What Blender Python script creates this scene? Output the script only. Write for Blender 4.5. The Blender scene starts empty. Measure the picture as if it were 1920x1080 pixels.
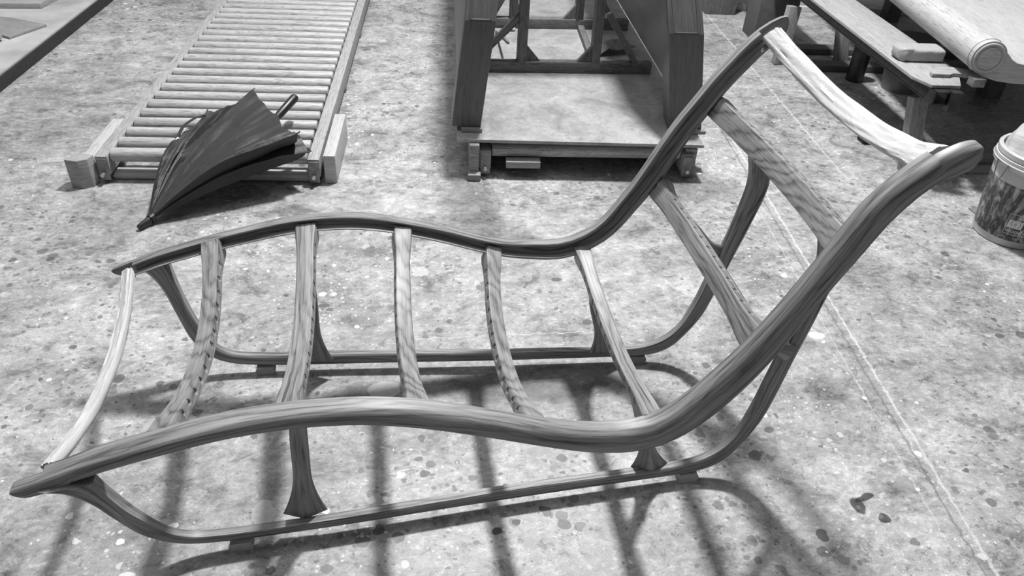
import bpy, bmesh, math, random
from mathutils import Vector, Matrix, noise
random.seed(7)
sc = bpy.context.scene
C = sc.collection

# ------------------------------------------------------------------ camera
cam_d = bpy.data.cameras.new('camera'); cam = bpy.data.objects.new('camera', cam_d); C.objects.link(cam)
cam_d.sensor_width = 36.0; cam_d.lens = 36.0 * 1452.7 / 1920.0; cam_d.clip_start = 0.05; cam_d.clip_end = 200
CR = Vector((0.98609, -0.15843, 0.05035)); CU = Vector((0.05341, 0.58876, 0.80654)); CF = Vector((0.15742, 0.79263, -0.58904))
m = Matrix((CR, CU, -CF)).transposed().to_4x4(); m.translation = Vector((-0.07194, -1.52261, 1.62375))
cam.matrix_world = m
sc.camera = cam

# ------------------------------------------------------------------ world, lamps, exposure
w = bpy.data.worlds.new('world'); sc.world = w; w.use_nodes = True
w.node_tree.nodes['Background'].inputs[0].default_value = (1, 1, 1, 1)
w.node_tree.nodes['Background'].inputs[1].default_value = 0.16
def area(name, loc, target, size, energy, sy=None):
    d = bpy.data.lights.new(name, 'AREA'); d.energy = energy; d.size = size
    if sy: d.shape = 'RECTANGLE'; d.size_y = sy
    o = bpy.data.objects.new(name, d); C.objects.link(o); o.location = loc
    o.rotation_euler = (Vector(target) - Vector(loc)).to_track_quat('-Z', 'Y').to_euler()
    return o
area('hall_lamp', (1.0, 2.4, 5.0), (0.6, 0.8, 0), 0.36, 430)
area('ceiling_fill', (-1.0, 3.0, 9.0), (0, 1.5, 0), 9.0, 420, 9.0)  # added overhead softbox that gives soft fill
sc.view_settings.view_transform = 'Standard'; sc.view_settings.look = 'None'
sc.view_settings.exposure = 0.0; sc.view_settings.gamma = 1.0; sc.view_settings.use_curve_mapping = False

# ------------------------------------------------------------------ node helpers
class NT:
    def __init__(s, name):
        s.m = bpy.data.materials.new(name); s.m.use_nodes = True; s.t = s.m.node_tree
        s.b = s.t.nodes['Principled BSDF']
    def n(s, typ, **kw):
        nd = s.t.nodes.new(typ)
        for k, v in kw.items(): setattr(nd, k, v)
        return nd
    def l(s, a, b): s.t.links.new(a, b)
    def setin(s, nd, i, v):
        if hasattr(v, 'is_output'): s.l(v, nd.inputs[i])
        else: nd.inputs[i].default_value = v
    def math(s, op, a, b=0.0, c=None, clamp=False):
        nd = s.n('ShaderNodeMath', operation=op); nd.use_clamp = clamp
        s.setin(nd, 0, a); s.setin(nd, 1, b)
        if c is not None: s.setin(nd, 2, c)
        return nd.outputs[0]
    def noise(s, vec, scale, detail=4, rough=.5, dist=0.0):
        nd = s.n('ShaderNodeTexNoise'); s.l(vec, nd.inputs['Vector'])
        nd.inputs['Scale'].default_value = scale; nd.inputs['Detail'].default_value = detail
        nd.inputs['Roughness'].default_value = rough; nd.inputs['Distortion'].default_value = dist
        return nd.outputs['Fac']
    def ramp(s, f, pts, interp='LINEAR'):
        nd = s.n('ShaderNodeValToRGB'); s.setin(nd, 0, f); e = nd.color_ramp.elements; nd.color_ramp.interpolation = interp
        e[0].position, e[1].position = pts[0][0], pts[-1][0]
        def g(v): return (v, v, v, 1)
        e[0].color = g(pts[0][1]); e[1].color = g(pts[-1][1])
        for p, v in pts[1:-1]:
            k = e.new(p); k.color = g(v)
        return nd.outputs[0]
    def mix(s, f, a, b):
        nd = s.n('ShaderNodeMix', data_type='FLOAT'); s.setin(nd, 0, f); s.setin(nd, 2, a); s.setin(nd, 3, b)
        return nd.outputs[0]
    def mapping(s, vec, sc_=(1, 1, 1), loc=(0, 0, 0), rot=(0, 0, 0)):
        nd = s.n('ShaderNodeMapping'); s.l(vec, nd.inputs[0]); nd.inputs['Scale'].default_value = sc_
        nd.inputs['Location'].default_value = loc; nd.inputs['Rotation'].default_value = rot
        return nd.outputs[0]
    def col(s, v):
        if hasattr(v, 'is_output'):
            s.l(v, s.b.inputs['Base Color'])
        else: s.b.inputs['Base Color'].default_value = (v, v, v, 1)
    def bump(s, h, strength=.3, dist=.002):
        nd = s.n('ShaderNodeBump'); nd.inputs['Strength'].default_value = strength; nd.inputs['Distance'].default_value = dist
        s.l(h, nd.inputs['Height']); s.l(nd.outputs[0], s.b.inputs['Normal'])

def tc(t, kind='Object'):
    return t.n('ShaderNodeTexCoord').outputs[kind]

def plain(name, v, rough=.6, metal=0.0, var=.15, scale=30, bump=0.0, spec=None):
    t = NT(name); n_ = t.noise(tc(t), scale, 5, .6)
    t.col(t.ramp(n_, [(.3, v * (1 - var)), (.7, v * (1 + var))]))
    t.b.inputs['Roughness'].default_value = rough; t.b.inputs['Metallic'].default_value = metal
    if spec is not None: t.b.inputs['Specular IOR Level'].default_value = spec
    if bump: t.bump(n_, bump, .003)
    return t.m

def wood(name, lo, hi, rough=.45, ring=9.0, fine=1.0, dist=1.0, uvs=(1.0, 1.0), seed=0.0, spec=.35, contrast=1.0, ucoef=1.5, sharp=1.0):
    """grain follows the U direction of the UV map (u = metres along the piece)"""
    t = NT(name); uv = tc(t, 'UV')
    info = t.n('ShaderNodeObjectInfo')
    add = t.n('ShaderNodeVectorMath', operation='ADD'); cmb = t.n('ShaderNodeCombineXYZ')
    t.l(t.math('MULTIPLY', info.outputs['Random'], 17.0), cmb.inputs[0]); t.l(t.math('MULTIPLY', info.outputs['Random'], 9.0), cmb.inputs[1])
    cmb.inputs[2].default_value = seed
    t.l(uv, add.inputs[0]); t.l(cmb.outputs[0], add.inputs[1]); v = add.outputs[0]
    warp = t.noise(t.mapping(v, (2.2 * uvs[0], 14.0 * uvs[1], 1)), 1.0, 4, .5)
    sep = t.n('ShaderNodeSeparateXYZ'); t.l(v, sep.inputs[0])
    band = t.math('ADD', t.math('MULTIPLY', sep.outputs[1], ring * 10), t.math('MULTIPLY', warp, dist * 8))
    band = t.math('ADD', band, t.math('MULTIPLY', sep.outputs[0], ucoef))
    saw = t.math('FRACT', band)
    rings = t.ramp(saw, [(0.0, .1), (.25, .75), (.6, 1.0), (.86, .5), (1.0, .1)])
    fib = t.noise(t.mapping(v, (9, 620 * fine, 1)), 1.0, 3, .75)
    fib2 = t.noise(t.mapping(v, (3.0, 170 * fine, 1)), 1.0, 4, .7)
    fib3 = t.noise(t.mapping(v, (1.4, 46 * fine, 1)), 1.0, 3, .6)
    big = t.noise(t.mapping(v, (3.0, 7, 1)), 1.0, 2, .5)
    a = t.math('ADD', t.math('MULTIPLY', rings, .22 * contrast), t.math('MULTIPLY', fib, .30))
    a = t.math('ADD', a, t.math('MULTIPLY', fib2, .45))
    a = t.math('ADD', a, t.math('MULTIPLY', fib3, .30))
    a = t.math('ADD', a, t.math('MULTIPLY', big, .20))
    a = t.math('SUBTRACT', a, .22 * contrast * .65 - .10)
    a = t.math('MULTIPLY_ADD', t.math('SUBTRACT', a, .71), sharp, .71)
    col = t.ramp(a, [(.52, lo), (.70, lo + (hi - lo) * .5), (.92, hi)])
    pore = t.noise(t.mapping(v, (10, 520 * fine, 1)), 1.0, 1, .5)
    pore = t.ramp(pore, [(.60, 0.0), (.68, 1.0)])
    t.col(t.math('MULTIPLY', col, t.math('SUBTRACT', 1.0, t.math('MULTIPLY', pore, .42))))
    t.b.inputs['Roughness'].default_value = rough
    t.b.inputs['Specular IOR Level'].default_value = spec
    t.bump(t.math('ADD', fib, fib2), .15, .001)
    return t.m

# ------------------------------------------------------------------ floor material
def floor_material():
    t = NT('painted_concrete'); p = tc(t)
    warpn = t.n('ShaderNodeTexNoise'); t.l(p, warpn.inputs['Vector']); warpn.inputs['Scale'].default_value = 6; warpn.inputs['Detail'].default_value = 4
    wv = t.n('ShaderNodeVectorMath', operation='MULTIPLY_ADD'); t.l(warpn.outputs['Color'], wv.inputs[0])
    wv.inputs[1].default_value = (.09, .09, .09); t.l(p, wv.inputs[2]); pw = wv.outputs[0]
    wn2 = t.n('ShaderNodeTexNoise'); t.l(p, wn2.inputs['Vector']); wn2.inputs['Scale'].default_value = 34; wn2.inputs['Detail'].default_value = 4
    wv2 = t.n('ShaderNodeVectorMath', operation='MULTIPLY_ADD'); t.l(wn2.outputs['Color'], wv2.inputs[0])
    wv2.inputs[1].default_value = (.022, .022, .0); t.l(p, wv2.inputs[2]); pf = wv2.outputs[0]
    big = t.noise(pw, 1.1, 5, .6)
    mid = t.noise(t.mapping(pw, (3.4, 4.6, 1), rot=(0, 0, .15)), 1.6, 9, .74, .5)
    fine = t.noise(t.mapping(pf, (30, 46, 1)), 1.0, 8, .8)
    grit = t.noise(p, 260, 3, .7)
    base = t.ramp(big, [(.3, .28), (.5, .40), (.72, .50)])
    smear = t.ramp(mid, [(.36, .50), (.46, .88), (.56, 1.06), (.68, 1.22)])
    g = t.math('MULTIPLY', base, smear)
    g = t.math('MULTIPLY', g, t.ramp(fine, [(.3, .45), (.43, .86), (.55, 1.04), (.70, 1.5)]))
    g = t.math('MULTIPLY', g, t.ramp(grit, [(.25, .80), (.6, 1.05), (.8, 1.16)]))
    fk = t.noise(pf, 17, 9, .78, .4); fk2 = t.noise(t.mapping(pf, (1, 1.7, 1), loc=(4, 2, 0)), 44, 8, .75, .3)
    g = t.math('MULTIPLY', g, t.ramp(fk, [(.40, .62), (.42, .95), (.53, 1.0), (.545, 1.17), (.62, 1.17), (.635, 1.0)]))
    g = t.math('MULTIPLY', g, t.ramp(fk2, [(.37, .50), (.40, .97), (.57, 1.0), (.595, 1.30)]))
    g = t.math('MULTIPLY', g, .88)
    dens = t.noise(p, 1.7, 2, .5); dens2 = t.noise(t.mapping(p, loc=(7, 3, 0)), 1.4, 2, .5)
    def drops(vec, scale, thr, dens_, lo_, hi_, seed):
        v = t.n('ShaderNodeTexVoronoi'); t.l(t.mapping(vec, (scale, scale, 0.001), loc=(seed, seed * .7, 0)), v.inputs['Vector']); v.inputs['Scale'].default_value = 1.0
        v.inputs['Randomness'].default_value = 1.0
        sp = t.n('ShaderNodeSeparateColor'); t.l(v.outputs['Color'], sp.inputs[0])
        dm = t.ramp(dens_, [(lo_, 0.0), (hi_, 1.0)])
        rad = t.math('MULTIPLY', t.math('POWER', sp.outputs[0], 3.0), thr)
        rad = t.math('MULTIPLY', rad, dm)
        return t.math('MULTIPLY', t.math('SUBTRACT', rad, v.outputs['Distance']), 30.0, clamp=True), sp.outputs[1]
    # flat paint flakes, patches
    fl, c1 = drops(pf, 16, .55, dens2, .38, .6, 3.1)
    g = t.mix(t.math('MULTIPLY', fl, .5), g, t.math('MULTIPLY_ADD', c1, .35, .22))
    # streaky flecks
    v3 = t.mapping(pf, (1, 2.4, 1), rot=(0, 0, .3))
    f3, c3 = drops(v3, 42, .62, dens, .35, .62, 9.3)
    g = t.mix(t.math('MULTIPLY', f3, .65), g, t.math('MULTIPLY_ADD', c3, .45, .14))
    # dark drops
    d1, c4 = drops(pf, 24, .50, dens, .36, .58, 1.7)
    g = t.mix(t.math('MULTIPLY', d1, .75), g, t.math('MULTIPLY_ADD', c4, .12, .06))
    d2, c5 = drops(pf, 55, .48, dens, .32, .58, 5.5)
    g = t.mix(t.math('MULTIPLY', d2, .6), g, .09)
    # white drops
    w1, c6 = drops(pf, 26, .40, dens2, .44, .66, 12.4)
    g = t.mix(w1, g, t.math('MULTIPLY_ADD', c6, .25, .5))
    w2, c7 = drops(pf, 70, .42, dens2, .40, .68, 21.0)
    g = t.mix(t.math('MULTIPLY', w2, .8), g, .66)
    # worn stains, painted shade and sheen, individual big drops: x, y, rx, ry, grey, strength, softness
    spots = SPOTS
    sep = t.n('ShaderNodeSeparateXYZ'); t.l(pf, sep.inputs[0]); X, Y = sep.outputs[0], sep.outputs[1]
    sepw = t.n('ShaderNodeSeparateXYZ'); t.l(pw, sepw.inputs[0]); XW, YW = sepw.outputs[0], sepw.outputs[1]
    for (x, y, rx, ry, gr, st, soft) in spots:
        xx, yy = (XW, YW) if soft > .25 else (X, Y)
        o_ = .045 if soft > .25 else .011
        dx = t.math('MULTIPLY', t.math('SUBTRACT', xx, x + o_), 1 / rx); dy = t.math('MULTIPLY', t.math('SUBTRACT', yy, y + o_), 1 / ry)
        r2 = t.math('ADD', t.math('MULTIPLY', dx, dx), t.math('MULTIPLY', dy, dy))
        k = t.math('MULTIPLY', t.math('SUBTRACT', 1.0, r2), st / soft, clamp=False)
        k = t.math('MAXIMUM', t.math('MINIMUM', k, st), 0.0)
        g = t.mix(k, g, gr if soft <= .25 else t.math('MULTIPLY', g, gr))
    # seams between the floor sheets: point, direction, width, grey
    for (x0, y0, x1, y1, wd, gr, st) in SEAMS:
        L = math.hypot(x1 - x0, y1 - y0); ux, uy = (x1 - x0) / L, (y1 - y0) / L
        d = t.math('ADD', t.math('MULTIPLY', t.math('SUBTRACT', X, x0 + .006), -uy), t.math('MULTIPLY', t.math('SUBTRACT', Y, y0 + .006), ux))
        al = t.math('ADD', t.math('MULTIPLY', t.math('SUBTRACT', X, x0), ux), t.math('MULTIPLY', t.math('SUBTRACT', Y, y0), uy))
        k = t.math('MULTIPLY', t.math('SUBTRACT', wd, t.math('ABSOLUTE', d)), 1.0 / wd, clamp=True)
        k = t.math('MINIMUM', t.math('MULTIPLY', k, 2.0), 1.0)
        inr = t.math('MULTIPLY', t.math('GREATER_THAN', al, 0.0), t.math('LESS_THAN', al, L))
        k = t.math('MULTIPLY', k, t.math('MULTIPLY', inr, t.ramp(fine, [(.35, st * .25), (.6, st)])))
        g = t.mix(k, g, gr)
    t.col(g)
    t.l(t.ramp(mid, [(.35, .36), (.65, .56)]), t.b.inputs['Roughness'])
    t.b.inputs['Specular IOR Level'].default_value = .4
    t.bump(t.math('ADD', fine, t.math('MULTIPLY', grit, .4)), .25, .003)
    return t.m

SEAMS = [(1.69, 2.0, 1.324, -.95, .006, .62, .8), (1.66, 2.0, 1.294, -.95, .005, .10, .7), (1.53, 1.3, 1.30, -.5, .003, .6, .6), (2.37, 4.6, 2.05, 1.40, .008, .58, .6),
         (-2.2, 1.72, -.2, 1.62, .003, .6, .4), (-1.9, 2.45, 2.0, 2.1, .003, .62, .35), (0.02, .42, .6, .40, .003, .6, .6), (-1.15, -.25, -.4, .35, .004, .62, .25)]
SPOTS = [
 # soft worn stains, plus painted far-rail shadow and floor sheen (multiply)
 (.28, 1.20, .15, .38, .50, .9, .8), (.38, .98, .14, .16, .60, .8, .8), (1.18, 1.34, .34, .16, .52, .8, .8), (.38, .17, .36, .09, .40, .9, .6),  # leading pair: stain plus painted dark reflection; last entry paints far-rail shadow
 (-.02, .18, .28, .05, .45, .9, .6), (-.72, .22, .26, .05, .62, .8, .7), (1.02, .05, .30, .10, .72, .6, .8), (1.5, .1, .25, .25, .7, .6, .8),  # leading entries paint the far rail's cast shadow on the floor
 (1.9, 1.6, .25, .6, .74, .6, .8), (-1.5, 2.4, .35, .7, .72, .6, .8), (-.95, .42, .07, .06, .6, .6, .4), (1.05, .78, .3, .12, .72, .6, .8),
 (1.25, -.05, .10, .3, .7, .7, .8), (-1.05, .5, .3, .16, 1.22, .8, .8), (-.9, .15, .25, .12, 1.2, .7, .8), (-1.25, .0, .3, .3, 1.16, .7, .8), (.9, 1.9, .25, .3, .8, .5, .8),  # brightening entries paint the floor sheen left of the chaise
 (-.35, -.42, .10, .14, .7, .6, .7), (.62, -.45, .25, .10, .78, .5, .8),
 # individual drops
 (.162, -.345, .014, .012, .05, 1, .12), (.215, -.325, .013, .010, .06, 1, .12), (-.015, -.09, .013, .010, .14, .9, .12), (.015, -.112, .014, .012, .16, .9, .12),
 (-.29, .62, .018, .012, .10, .9, .12), (-.27, .595, .014, .009, .12, .9, .12), (-.62, -.235, .012, .008, .75, 1, .12), (-.735, -.265, .011, .008, .7, 1, .12),
 (-.97, -.36, .018, .013, .72, 1, .12), (-.70, -.365, .020, .013, .68, 1, .12), (-.41, -.225, .03, .045, .55, .5, .2), (.31, -.10, .03, .02, .26, .7, .2),
 (.53, .70, .02, .013, .10, .9, .15), (.98, -.46, .016, .02, .10, .9, .2), (1.12, -.38, .018, .035, .10, .9, .3), (1.15, -.36, .03, .012, .10, .9, .3), (1.17, -.44, .02, .015, .1, .9, .3),
 (1.35, .30, .03, .02, .62, .8, .15), (-.1, .19, .05, .04, .50, .45, .2), (.15, .34, .04, .02, .2, .8, .2), (.28, .7, .03, .015, .14, .8, .15),
]

# ------------------------------------------------------------------ mesh helpers
def finish(name, bm, mat, parent=None, smooth=math.radians(38)):
    bmesh.ops.recalc_face_normals(bm, faces=bm.faces)
    me = bpy.data.meshes.new(name)
    for f in bm.faces: f.smooth = True
    for e in bm.edges:
        if len(e.link_faces) == 2:
            e.smooth = e.calc_face_angle(0.0) < smooth
    bm.to_mesh(me); bm.free()
    me.materials.append(mat)
    o = bpy.data.objects.new(name, me); C.objects.link(o)
    if parent is not None:
        o.parent = parent; o.matrix_parent_inverse = Matrix.Translation(-parent.location) if parent.rotation_euler.z == 0 else parent_inv(parent)
    return o
def parent_inv(p):
    return (Matrix.Translation(p.location) @ p.rotation_euler.to_matrix().to_4x4()).inverted()
def tag(o, label, cat, group=None):
    o['label'] = label; o['category'] = cat
    if group: o['group'] = group
    return o
def thing(name, label, cat, loc, group=None):
    o = bpy.data.objects.new(name, None); C.objects.link(o); o.location = loc; o.empty_display_size = .1
    return tag(o, label, cat, group)

def loft(rings, bm=None, closed=True, caps=True, uscale=1.0):
    """rings: list of lists of Vectors; UV u = metres along, v = metres around"""
    bm = bm or bmesh.new(); uvl = bm.loops.layers.uv.verify()
    V = [[bm.verts.new(p) for p in r] for r in rings]
    n = len(rings[0]); us = [0.0]
    for i in range(1, len(rings)):
        a = sum(rings[i], Vector()) / n; b = sum(rings[i - 1], Vector()) / n
        us.append(us[-1] + (a - b).length * uscale)
    vs = []
    for r in rings:
        v = [0.0]
        for k in range(n): v.append(v[-1] + (r[(k + 1) % n] - r[k]).length)
        vs.append(v)
    mv = vs[len(vs) // 2]
    for i in range(len(rings) - 1):
        for k in range(n if closed else n - 1):
            k2 = (k + 1) % n
            try: f = bm.faces.new((V[i][k], V[i][k2], V[i + 1][k2], V[i + 1][k]))
            except ValueError: continue
            uu = (us[i], us[i], us[i + 1], us[i + 1]); vv = (mv[k], mv[k + 1], mv[k + 1], mv[k])
            for lp, a, b in zip(f.loops, uu, vv): lp[uvl].uv = (a, b)
    if caps and closed:
        for r, i in ((V[0], 0), (V[-1], -1)):
            try:
                f = bm.faces.new(r)
                for lp in f.loops: lp[uvl].uv = (lp.vert.co.x, lp.vert.co.z)
            except ValueError: pass
    return bm

def prism(poly, z0, z1, bm=None, M=None, bevel=0.0, longaxis=None):
    """extrude a 2D polygon (local x,y) from z0 to z1, then transform by M"""
    own = bmesh.new(); uvl = own.loops.layers.uv.verify()
    a = [own.verts.new((x, y, z0)) for x, y in poly]; b = [own.verts.new((x, y, z1)) for x, y in poly]
    own.faces.new(a[::-1]); own.faces.new(b)
    n = len(poly)
    for i in range(n): own.faces.new((a[i], a[(i + 1) % n], b[(i + 1) % n], b[i]))
    if bevel:
        bmesh.ops.bevel(own, geom=list(own.edges), offset=bevel, segments=2, affect='EDGES', profile=.6)
    xs = [v.co for v in own.verts]
    ext = [max(c[i] for c in xs) - min(c[i] for c in xs) for i in range(3)]
    la = longaxis if longaxis is not None else ext.index(max(ext))
    oth = [i for i in range(3) if i != la]
    for f in own.faces:
        nn = f.normal if f.normal.length else Vector((0, 0, 1))
        f.normal_update(); nn = f.normal
        dom = max(range(3), key=lambda i: abs(nn[i]))
        if dom == la: ax = oth
        else: ax = [la, [i for i in oth if i != dom][0]]
        for lp in f.loops: lp[uvl].uv = (lp.vert.co[ax[0]], lp.vert.co[ax[1]] + .13 * dom)
    if M is not None: own.transform(M)
    if bm is None: return own
    me = bpy.data.meshes.new('tmp'); own.to_mesh(me); own.free(); bm.from_mesh(me); bpy.data.meshes.remove(me)
    return bm

def box(sx, sy, sz, M=None, bm=None, bevel=.002):
    return prism([(-sx / 2, -sy / 2), (sx / 2, -sy / 2), (sx / 2, sy / 2), (-sx / 2, sy / 2)], -sz / 2, sz / 2, bm, M, bevel)
def fr(loc, x, y=None, z=None):
    """matrix with given x axis and z-ish"""
    x = Vector(x).normalized()
    if y is None:
        z = Vector(z or (0, 0, 1)); y = z.cross(x).normalized(); z = x.cross(y)
    else:
        y = Vector(y); z = x.cross(y).normalized(); y = z.cross(x)
    M_ = Matrix((x, y, z)).transposed().to_4x4(); M_.translation = Vector(loc); return M_
def tube(pts, rad, seg=16, bm=None, caps=True, flat=1.0):
    pts = [Vector(p) for p in pts]; rings = []; up = None
    for i, p in enumerate(pts):
        tn = (pts[min(i + 1, len(pts) - 1)] - pts[max(i - 1, 0)]).normalized()
        if up is None:
            up = Vector((0, 0, 1)) if abs(tn.z) < .9 else Vector((1, 0, 0))
        s = tn.cross(up).normalized(); up = s.cross(tn).normalized()
        r = rad[i] if isinstance(rad, (list, tuple)) else rad
        rings.append([p + s * math.cos(a) * r + up * math.sin(a) * r * flat for a in (2 * math.pi * k / seg for k in range(seg))])
    return loft(rings, bm, caps=caps)
def beam(p0, p1, w_, h_, up=(0, 0, 1), bm=None, bevel=.0015, ext=0.0):
    p0, p1 = Vector(p0), Vector(p1); d = p1 - p0
    return box(d.length + 2 * ext, w_, h_, fr((p0 + p1) / 2, d, z=up), bm, bevel)
def catmull(P, n):
    P = [Vector(p) for p in P]; Q = [P[0] * 2 - P[1]] + P + [P[-1] * 2 - P[-2]]; out = []
    segs = len(P) - 1
    for k in range(n):
        u = k / (n - 1) * segs; i = min(int(u), segs - 1); t = u - i; a, b, c, d = Q[i:i + 4]
        out.append(.5 * (2 * b + (c - a) * t + (2 * a - 5 * b + 4 * c - d) * t * t + (3 * b - a - 3 * c + d) * t ** 3))
    return out
def resamp(P, n):
    L = [0.0]
    for a, b in zip(P, P[1:]): L.append(L[-1] + (b - a).length)
    out = []; j = 0
    for k in range(n):
        s = L[-1] * k / (n - 1)
        while j < len(L) - 2 and L[j + 1] < s: j += 1
        t = (s - L[j]) / max(L[j + 1] - L[j], 1e-9); out.append(P[j].lerp(P[j + 1], min(max(t, 0), 1)))
    return out
def sstep(a, b, x):
    t = min(max((x - a) / (b - a), 0), 1); return t * t * (3 - 2 * t)

# ------------------------------------------------------------------ materials
FLOOR = floor_material()
ELM = wood('brown_wood', .045, .36, rough=.42, ring=6, dist=.8, contrast=.6, sharp=1.35)
ELM_FIG = wood('figured_brown_wood', .05, .36, rough=.42, ring=2.6, dist=.7, uvs=(1.8, .8), contrast=.95, ucoef=13)
DARKWOOD = wood('dark_stained_wood', .07, .15, rough=.4, ring=2.0, dist=1.2, contrast=.5)
PLY = wood('worn_plywood', .22, .40, rough=.55, ring=.8, dist=2.0, fine=.4, contrast=.6)
PALE = wood('pale_sanded_wood', .34, .52, rough=.5, ring=1.2, dist=2.0, fine=.5, contrast=.5)
OLD = wood('old_grey_timber', .16, .36, rough=.7, ring=2.0, dist=2.0, fine=.5)
TIMB = wood('trestle_timber', .07, .20, rough=.65, ring=2.0, dist=2.0, fine=.6)
BLOCKW = wood('painted_block_timber', .24, .38, rough=.65, ring=1.0, dist=1.5, fine=.4)
ROLLER = wood('worn_roller_shell', .24, .54, rough=.38, ring=.8, dist=2.5, fine=.35, contrast=.9)
STEEL = plain('dark_steel', .05, .4, .6, .3)
IRON = plain('grey_bracket_steel', .22, .45, .5, .3)
BLACKC = plain('black_plastic', .018, .35, 0, .3, 60)
PLATF = plain('black_rubber_edge', .022, .6, 0, .25, 40)

RAIL_NEAR=[(-0.8353,0.3493,0.0138),(-0.7998,0.3629,0.0186),(-0.7636,0.3748,0.0235),(-0.7278,0.3874,0.028),(-0.6926,0.4019,0.0312),(-0.6572,0.4157,0.0331),(-0.621,0.4274,0.0335),(-0.5844,0.4378,0.033),(-0.5476,0.4475,0.0321),(-0.5108,0.4571,0.0317),(-0.474,0.4667,0.032),(-0.4372,0.476,0.0329),(-0.4,0.4839,0.0339),(-0.3624,0.4896,0.0346),(-0.3246,0.4938,0.0347),(-0.2867,0.497,0.0344),(-0.2487,0.4985,0.0344),(-0.2106,0.4985,0.0349),(-0.1726,0.498,0.0363),(-0.1346,0.4959,0.0379),(-0.0969,0.4912,0.0396),(-0.0593,0.4852,0.041),(-0.0221,0.4777,0.0422),(0.0148,0.4683,0.043),(0.0513,0.4576,0.0433),(0.0875,0.4461,0.0432),(0.1237,0.4341,0.0429),(0.1596,0.4218,0.0427),(0.1957,0.4096,0.0431),(0.2319,0.398,0.0441),(0.2684,0.3874,0.0461),(0.3053,0.3781,0.0491),(0.3426,0.3706,0.053),(0.3803,0.3657,0.0573),(0.4182,0.3636,0.0615),(0.4562,0.3654,0.0646),(0.493,0.3744,0.0664),(0.5259,0.3932,0.0675),(0.5545,0.4183,0.0682),(0.5803,0.4463,0.0682),(0.6046,0.4755,0.0669),(0.628,0.5055,0.0642),(0.6501,0.5364,0.0607),(0.6709,0.5682,0.0572),(0.6904,0.6009,0.0537),(0.7085,0.6343,0.0504),(0.7257,0.6683,0.0472),(0.7422,0.7025,0.0446),(0.7583,0.737,0.0432),(0.774,0.7716,0.0432),(0.7895,0.8064,0.0446),(0.8045,0.8413,0.047),(0.8188,0.8766,0.0495),(0.835,0.911,0.0508),(0.8564,0.9424,0.05),(0.8818,0.9706,0.0466),(0.9091,0.9971,0.041),(0.9387,1.0209,0.0342),(0.9717,1.0397,0.0275),(1.0077,1.0518,0.0216)]
RAIL_FAR=[(-0.8214,0.3563,0.0336),(-0.7866,0.3686,0.0341),(-0.7523,0.3824,0.0349),(-0.7181,0.3964,0.0361),(-0.6832,0.4084,0.037),(-0.6479,0.4191,0.0376),(-0.6124,0.4294,0.0378),(-0.5769,0.4396,0.038),(-0.5413,0.4495,0.0385),(-0.5055,0.4588,0.0392),(-0.4696,0.4676,0.0401),(-0.4338,0.4765,0.0411),(-0.3978,0.485,0.042),(-0.3616,0.4925,0.0427),(-0.3252,0.4984,0.043),(-0.2885,0.5025,0.0431),(-0.2516,0.5052,0.0433),(-0.2147,0.5065,0.0435),(-0.1778,0.5062,0.0435),(-0.1409,0.5034,0.0429),(-0.1043,0.4983,0.0419),(-0.0681,0.4913,0.041),(-0.0321,0.4829,0.0407),(0.0037,0.4739,0.0415),(0.0394,0.4644,0.0427),(0.075,0.4543,0.0436),(0.1103,0.4434,0.0437),(0.1452,0.4313,0.0432),(0.1801,0.4192,0.0428),(0.2154,0.4083,0.0436),(0.2513,0.3995,0.0461),(0.2877,0.3935,0.0499),(0.3245,0.3903,0.0538),(0.3614,0.3883,0.0568),(0.3983,0.3862,0.0583),(0.4352,0.3866,0.0589),(0.4711,0.3948,0.0592),(0.5045,0.4105,0.0592),(0.5354,0.4307,0.059),(0.5618,0.4564,0.0587),(0.5833,0.4864,0.059),(0.6029,0.5177,0.0599),(0.6227,0.5489,0.061),(0.6417,0.5806,0.0621),(0.6589,0.6133,0.0631),(0.6749,0.6466,0.0638),(0.6907,0.68,0.0642),(0.7068,0.7132,0.0639),(0.7242,0.7458,0.0625),(0.7434,0.7774,0.0602),(0.7637,0.8083,0.0577),(0.7834,0.8395,0.0556),(0.8029,0.8709,0.0546),(0.8239,0.9013,0.0546),(0.846,0.9309,0.0553),(0.8687,0.9601,0.0561),(0.8929,0.988,0.0566),(0.9197,1.0133,0.0568),(0.9498,1.0346,0.0567),(0.9828,1.0512,0.0565)]

# ------------------------------------------------------------------ floor
bm = prism([(-14, -6), (14, -6), (14, 18), (-14, 18)], -.05, 0.0)
floor = finish('floor', bm, FLOOR); floor['kind'] = 'structure'

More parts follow.
